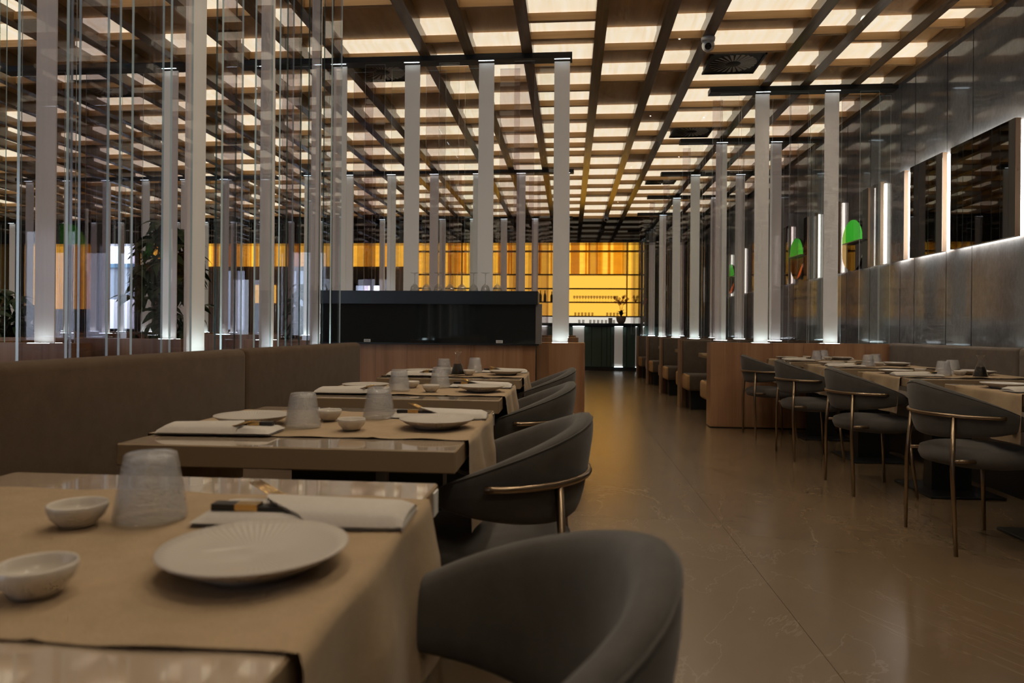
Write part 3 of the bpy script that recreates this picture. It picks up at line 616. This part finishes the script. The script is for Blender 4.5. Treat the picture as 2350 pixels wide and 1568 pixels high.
def napkin_parts():
    r = .006
    low = MB()
    def slab(fn_top, x0, x1, y0, y1, t, nu, nv):
        def top(u, v): return (x0+(x1-x0)*u, y0+(y1-y0)*v, fn_top(u, v))
        vs = []; 
        low.grid(top, nu, nv)
        low.grid(lambda u, v: (x0+(x1-x0)*u, y0+(y1-y0)*v, max(0.0, fn_top(u, v)-t*(1.)) if 0 < u < 1 and 0 < v < 1 else fn_top(u, v)-t*.3), nu, nv)
    def pill(u, v, h): 
        e_ = (1-(2*u-1)**10)*(1-(2*v-1)**8); return .002+h*max(0, e_)**.4
    slab(lambda u, v: pill(u, v, .011), -.145, .145, -.055, .055, .012, 24, 10)
    a = low.mesh('cloth_napkin', 'napkin_cloth')
    up = MB()
    def flap(u, v, off):
        y = -.054+.108*v; x0 = -.075+.055*(2*v-1)**2*(1 if v < .5 else .5)-.01+.05*(1-v)   # curved opening edge
        x = x0+(.144-x0)*u; w_ = max(0., math.sin(PI*v))**.45
        z = .003+w_*(.0115+.0125*(1-.45*u))*(1-.55*max(0., u-.93)/.07)
        return (x, y, z-off)
    up.grid(lambda u, v: flap(u, v, 0), 22, 14); up.grid(lambda u, v: flap(u, v, .003), 22, 14)
    b = up.mesh('flap', 'napkin_cloth'); return a, b
nap_a, nap_b = napkin_parts()
stick_m = MB().box(-.095, -.062, -.010, .010, 0, .008).mesh('sleeve', 'black_lacquer')
chop_m = MB().box(-.125, -.092, -.010, .010, 0, .009, 0).box(-.092, -.060, -.0102, .0102, -.0002, .0092, 1).box(-.060, .0, -.009, .009, -.001, .006, 0).mesh('chopstick_sleeve', ['black_lacquer', 'gold'])
frk = MB().tube([(-.02, 0, .002), (.0, 0, .002), (.025, 0, .001)], .0025, 6)
frk.add([(-.02,-.010,.003),(-.05,-.011,.008),(-.05,.011,.008),(-.02,.010,.003),(-.02,-.010,.001),(-.05,-.011,.006),(-.05,.011,.006),(-.02,.010,.001)], [(0,1,2,3),(4,7,6,5),(0,4,5,1),(1,5,6,2),(2,6,7,3),(3,7,4,0)])
for j in range(4): frk.tube([(-.05, -.009+.006*j, .007), (-.075, -.009+.006*j, .015), (-.095, -.009+.006*j, .020)], .0014, 5)
fork_m = frk.mesh('fork', 'gold')
def setting(cx, cyy, side, where, j):
    r = random.Random(int(cyy*100)+side*7+int(cx*10))
    rz = 0 if side > 0 else PI; s = side
    J = lambda a=.012: r.uniform(-a, a)
    Pt = lambda x, y: (cx+s*x, cyy+s*y)
    def put(me, name, x, y, z, rot, label, cat, grp):
        px, py = Pt(x, y); o = place(me, name, None, (px, py, z), rz+rot); return tag(o, label, cat, grp)
    zt = .7445
    near1 = (j == 0 and cx < 0)
    # layout of one place, table-local metres; the banquette place mirrors it less strictly
    D = dict(p=(.293, -.072), t=(.078, .10), b=(.088, -.15), n=(.262, .145)) if (s > 0) == (cx < 0) else dict(p=(.222, .072), t=(.072, .11), b=(.05, -.035), n=(.235, .222))
    if near1: D = dict(p=(.286, -.066), t=(.042, .098), b=(.1, -.16), n=(.265, .135)) if s > 0 else dict(p=(.222, .072), t=(.072, .11), b=(.025, -.056), n=(.235, .222))
    put(plate_m, 'dinner_plate', D['p'][0]+J(.006), D['p'][1]+J(.006), zt, r.uniform(0, 6), 'round off-white ribbed plate on %s' % where, 'plate', 'dinner plates')
    put(tum_m, 'tumbler', D['t'][0]+J(.008), D['t'][1]+J(.012), zt, r.uniform(0, 6), 'upturned hammered glass tumbler on %s' % where, 'tumbler', 'water tumblers')
    put(bowl_m, 'sauce_bowl', D['b'][0]+J(.008), D['b'][1]+J(.008), zt, 0, 'small white sauce bowl on %s' % where, 'bowl', 'sauce bowls')
    a = r.uniform(-.04, .04); nx, ny = D['n']
    np_ = put(nap_a, 'cloth_napkin', nx, ny, zt, a, 'folded white cloth napkin on %s' % where, 'napkin', 'cloth napkins')
    place(nap_b, 'flap', np_)
    put(chop_m, 'chopstick_sleeve', nx, ny-.022, zt+.0135, a, 'black gold-banded chopstick sleeve on %s' % where, 'chopsticks', 'chopstick sleeves')
    put(fork_m, 'fork', nx-.02, ny+.012, zt+.0145, a-.5, 'gold fork on %s' % where, 'fork', 'gold forks')
for row, (cx0, YS) in enumerate(((LXC, LY), (RXC, RYT))):
    for j, y in enumerate(YS):
        cx = [-.63, -.652, -.668, -.665][j] if row == 0 else cx0
        nm = '%s %s table' % (ORD[j], 'left' if row == 0 else 'right')
        o = table0 if not tused[0] else copy_tree(table0); tused[0] = True
        o.location = (cx, y, 0); tag(o, 'square beige dining table with black pedestal, %s in the %s row' % (ORD[j], 'left' if row == 0 else 'right'), 'table', 'square dining tables')
        tag(place(RUN[(j+row) % 2], 'table_runner', None, (cx, y+.005, 0)), 'tan linen runner draped over the %s' % nm, 'table runner', 'linen runners')
        for s in (-1, 1):
            seat = ('chair side' if (s > 0) == (row == 0) else 'banquette side')
            setting(cx, y, s, 'the %s of the %s' % (seat, nm), j)
        tg = place(MB().box(0, .003, 0, .035, 0, .04).mesh('number_tag', 'paper'), 'number_tag', o, ((.4005 if row == 0 else -.4035), (.345 if row == 0 else -.385), .690))
# soy bottles
def soy(label, x, y):
    e = thing('soy_bottle', label, 'bottle', (x, y, .7445))
    MB().lathe([(0,0),(.040,0),(.043,.004),(.041,.012),(.0235,.067),(.0135,.095),(.0125,.112),(.023,.134),(.022,.134),(.0115,.113),(.0125,.096),(.0225,.066),(.039,.012),(0,.004)], 24).build('flask', 'bottle_glass', e)
    MB().lathe([(0,.005),(.038,.005),(.0383,.012),(.0222,.064),(0,.064)], 24).build('soy_sauce', 'soy', e)
    MB().tube([(0,0,.108),(0,0,.140),(.008,0,.155)], [.009,.004,.003], 8).build('spout', 'bottle_glass', e)
soy('soy sauce flask on the farthest left table', -.648, 3.975)
soy('soy sauce flask on the second right table', 2.478, 4.385)

# ------------------------------------------------------------------ ceiling fittings
def sec_cam(label, x, y, z, sc=1.):
    e = thing('security_camera', label, 'camera', (x, y, z)); e.scale = (sc,)*3; e.rotation_euler = (0, 0, -.2)
    MB().lathe([(0,0),(.055,0),(.055,-.012),(.048,-.03),(0,-.03)], 24).build('mount', 'camera_white', e)
    MB().lathe([(0,-.05)]+[(.05*math.sin(t), -.05*math.cos(t)) for t in [PI*i/10 for i in range(1, 10)]]+[(0,.05)], 24, c=(0,-.005,-.062)).build('housing', 'camera_white', e)
    M = Matrix.Rotation(PI/2+.5, 4, 'X'); MB().lathe([(0,.051),(.024,.051),(.026,.046),(.026,.03)], 20, c=(0,-.005,-.062), M=M).build('lens', 'lens_black', e)
    MB().rbox(-.052, .052, -.07, -.02, -.045, -.028, .008, 2).build('hood', 'camera_white', e)
sec_cam('white turret security camera under the ceiling beam near the right vent', 1.19, 6.15, ZB, 1.1)
sec_cam('small security camera far down the ceiling near the bar', .80, 15.6, ZB, 1.1)
def vent(label, x, y, s=.26):
    e = thing('ceiling_vent', label, 'vent', (x, y, ZP-.055))
    MB().box(-s, s, -s, s, .01, .05).build('plate', 'vent_black', e)
    MB().box(-s, s, -s, -s+.02, -.002, .012).box(-s, s, s-.02, s, -.002, .012).box(-s, -s+.02, -s, s, -.002, .012).box(s-.02, s, -s, s, -.002, .012).build('frame', 'vent_black', e)
    sl = MB().add([(.07,-.008,0),(s*.86,-.022,.004),(s*.86,.012,-.004),(.07,.006,-.002)], [(0,1,2,3)]).mesh('slat', 'vent_white')
    for k in range(24): place(sl, 'slat', e, (0, 0, .006), k*2*PI/24)
    MB().lathe([(0,-.004),(.06,-.002),(.065,.006)], 20).build('hub', 'vent_black', e)
vent('square swirl vent in the ceiling beside the security camera', 1.60, 7.0)
vent('swirl vent in the ceiling farther along the right side', 1.60, 9.35)
vent('swirl vent in the ceiling above the second right screen row', 1.60, 12.4)
vent('swirl vent in the ceiling over the left display case', -1.95, 7.0); vent('swirl vent in the far left dining room ceiling', -5.2, 7.3)
sp = thing('ceiling_speaker', 'small round speaker flush in the ceiling over the aisle', 'speaker', (.52, 8.75, ZP-.012)); MB().lathe([(.0,0),(.10,0),(.115,.004),(.115,.012)], 24).build('grille', 'vent_white', sp)

# ------------------------------------------------------------------ plants in the left dining room
def leafy(label, x, y, z0, h, n, spread, seed, box_h=.55):
    r = random.Random(seed); e = thing('potted_plant', label, 'plant', (x, y, z0))
    MB().rbox(-.28, .28, -.28, .28, 0, box_h, .02, 2).build('planter', 'black_satin', e)
    MB().tube([(0,0,box_h-.02),(.03,.02,box_h+h*.3),(-.02,.0,box_h+h*.6),(.0,.01,box_h+h*.85)], [.05,.04,.03,.015], 8).build('trunk', 'bark', e)
    cl = MB()
    for k in range(6):
        a = k*2*PI/6; ca, sa = math.cos(a), math.sin(a)
        def f(u, v, ca=ca, sa=sa):
            w_ = (v-.5)*.085*math.sin(PI*min(1, .06+u*.96)); d = u*.24; return (d*ca-w_*sa, d*sa+w_*ca, .03*math.sin(u*PI)-.13*u*u)
        cl.grid(f, 6, 2)
    cm = cl.mesh('leaf_cluster', 'leaf_green')
    for k in range(n):
        t = r.uniform(0, 1); rr = spread*math.sqrt(r.random())*(1-.55*t**1.6); a = r.uniform(0, 6.28)
        o = place(cm, 'leaf_cluster', e, (rr*math.cos(a), rr*math.sin(a), box_h+h*(.06+.94*t)), a); o.rotation_euler = (r.uniform(-.6,.6), r.uniform(-.6,.6), a); o.scale = (r.uniform(.8, 1.2),)*3
    return e
leafy('tall leafy green plant behind the left glass wall', -5.30, 8.7, 0, 1.85, 90, .50, 3)
leafy('bushy plant at the far left edge behind the glass wall', -8.2, 9.4, 0, .95, 45, .45, 5)
leafy('small plant in the left dining room right of the tall plant', -4.85, 12.3, 0, 1.25, 45, .40, 8)

# ------------------------------------------------------------------ street of the reflected window view, set up beyond the back wall
g = box('street_ground', -40, 20, YB+.3, 60, -.2, -.1, 'asphalt'); struct(g)
e = thing('street_building', 'grey blue building across the street beyond the stand-in far window', 'building'); box('wall', -34, -14, 40, 46, -.1, 4.6, 'ext_grey', e); box('roof_edge', -34.3, -13.7, 39.8, 46.2, 4.6, 4.85, 'ext_blue', e)
e = thing('delivery_van', 'white van parked outside the stand-in far left window', 'van'); rbox('body', -20.5, -15.6, 25, 27, .35, 2.05, 'ext_white', e, .15, 3); box('stripe', -20.3, -18.4, 24.97, 25, .8, 1.1, 'ext_red', e)
for x in (-19.4, -16.6): MB().lathe([(0,-.1),(.35,-.1),(.35,.1),(0,.1)], 20, c=(x, 25.1, .25), M=Matrix.Rotation(PI/2, 4, 'X')).build('wheel', 'black_metal', e)
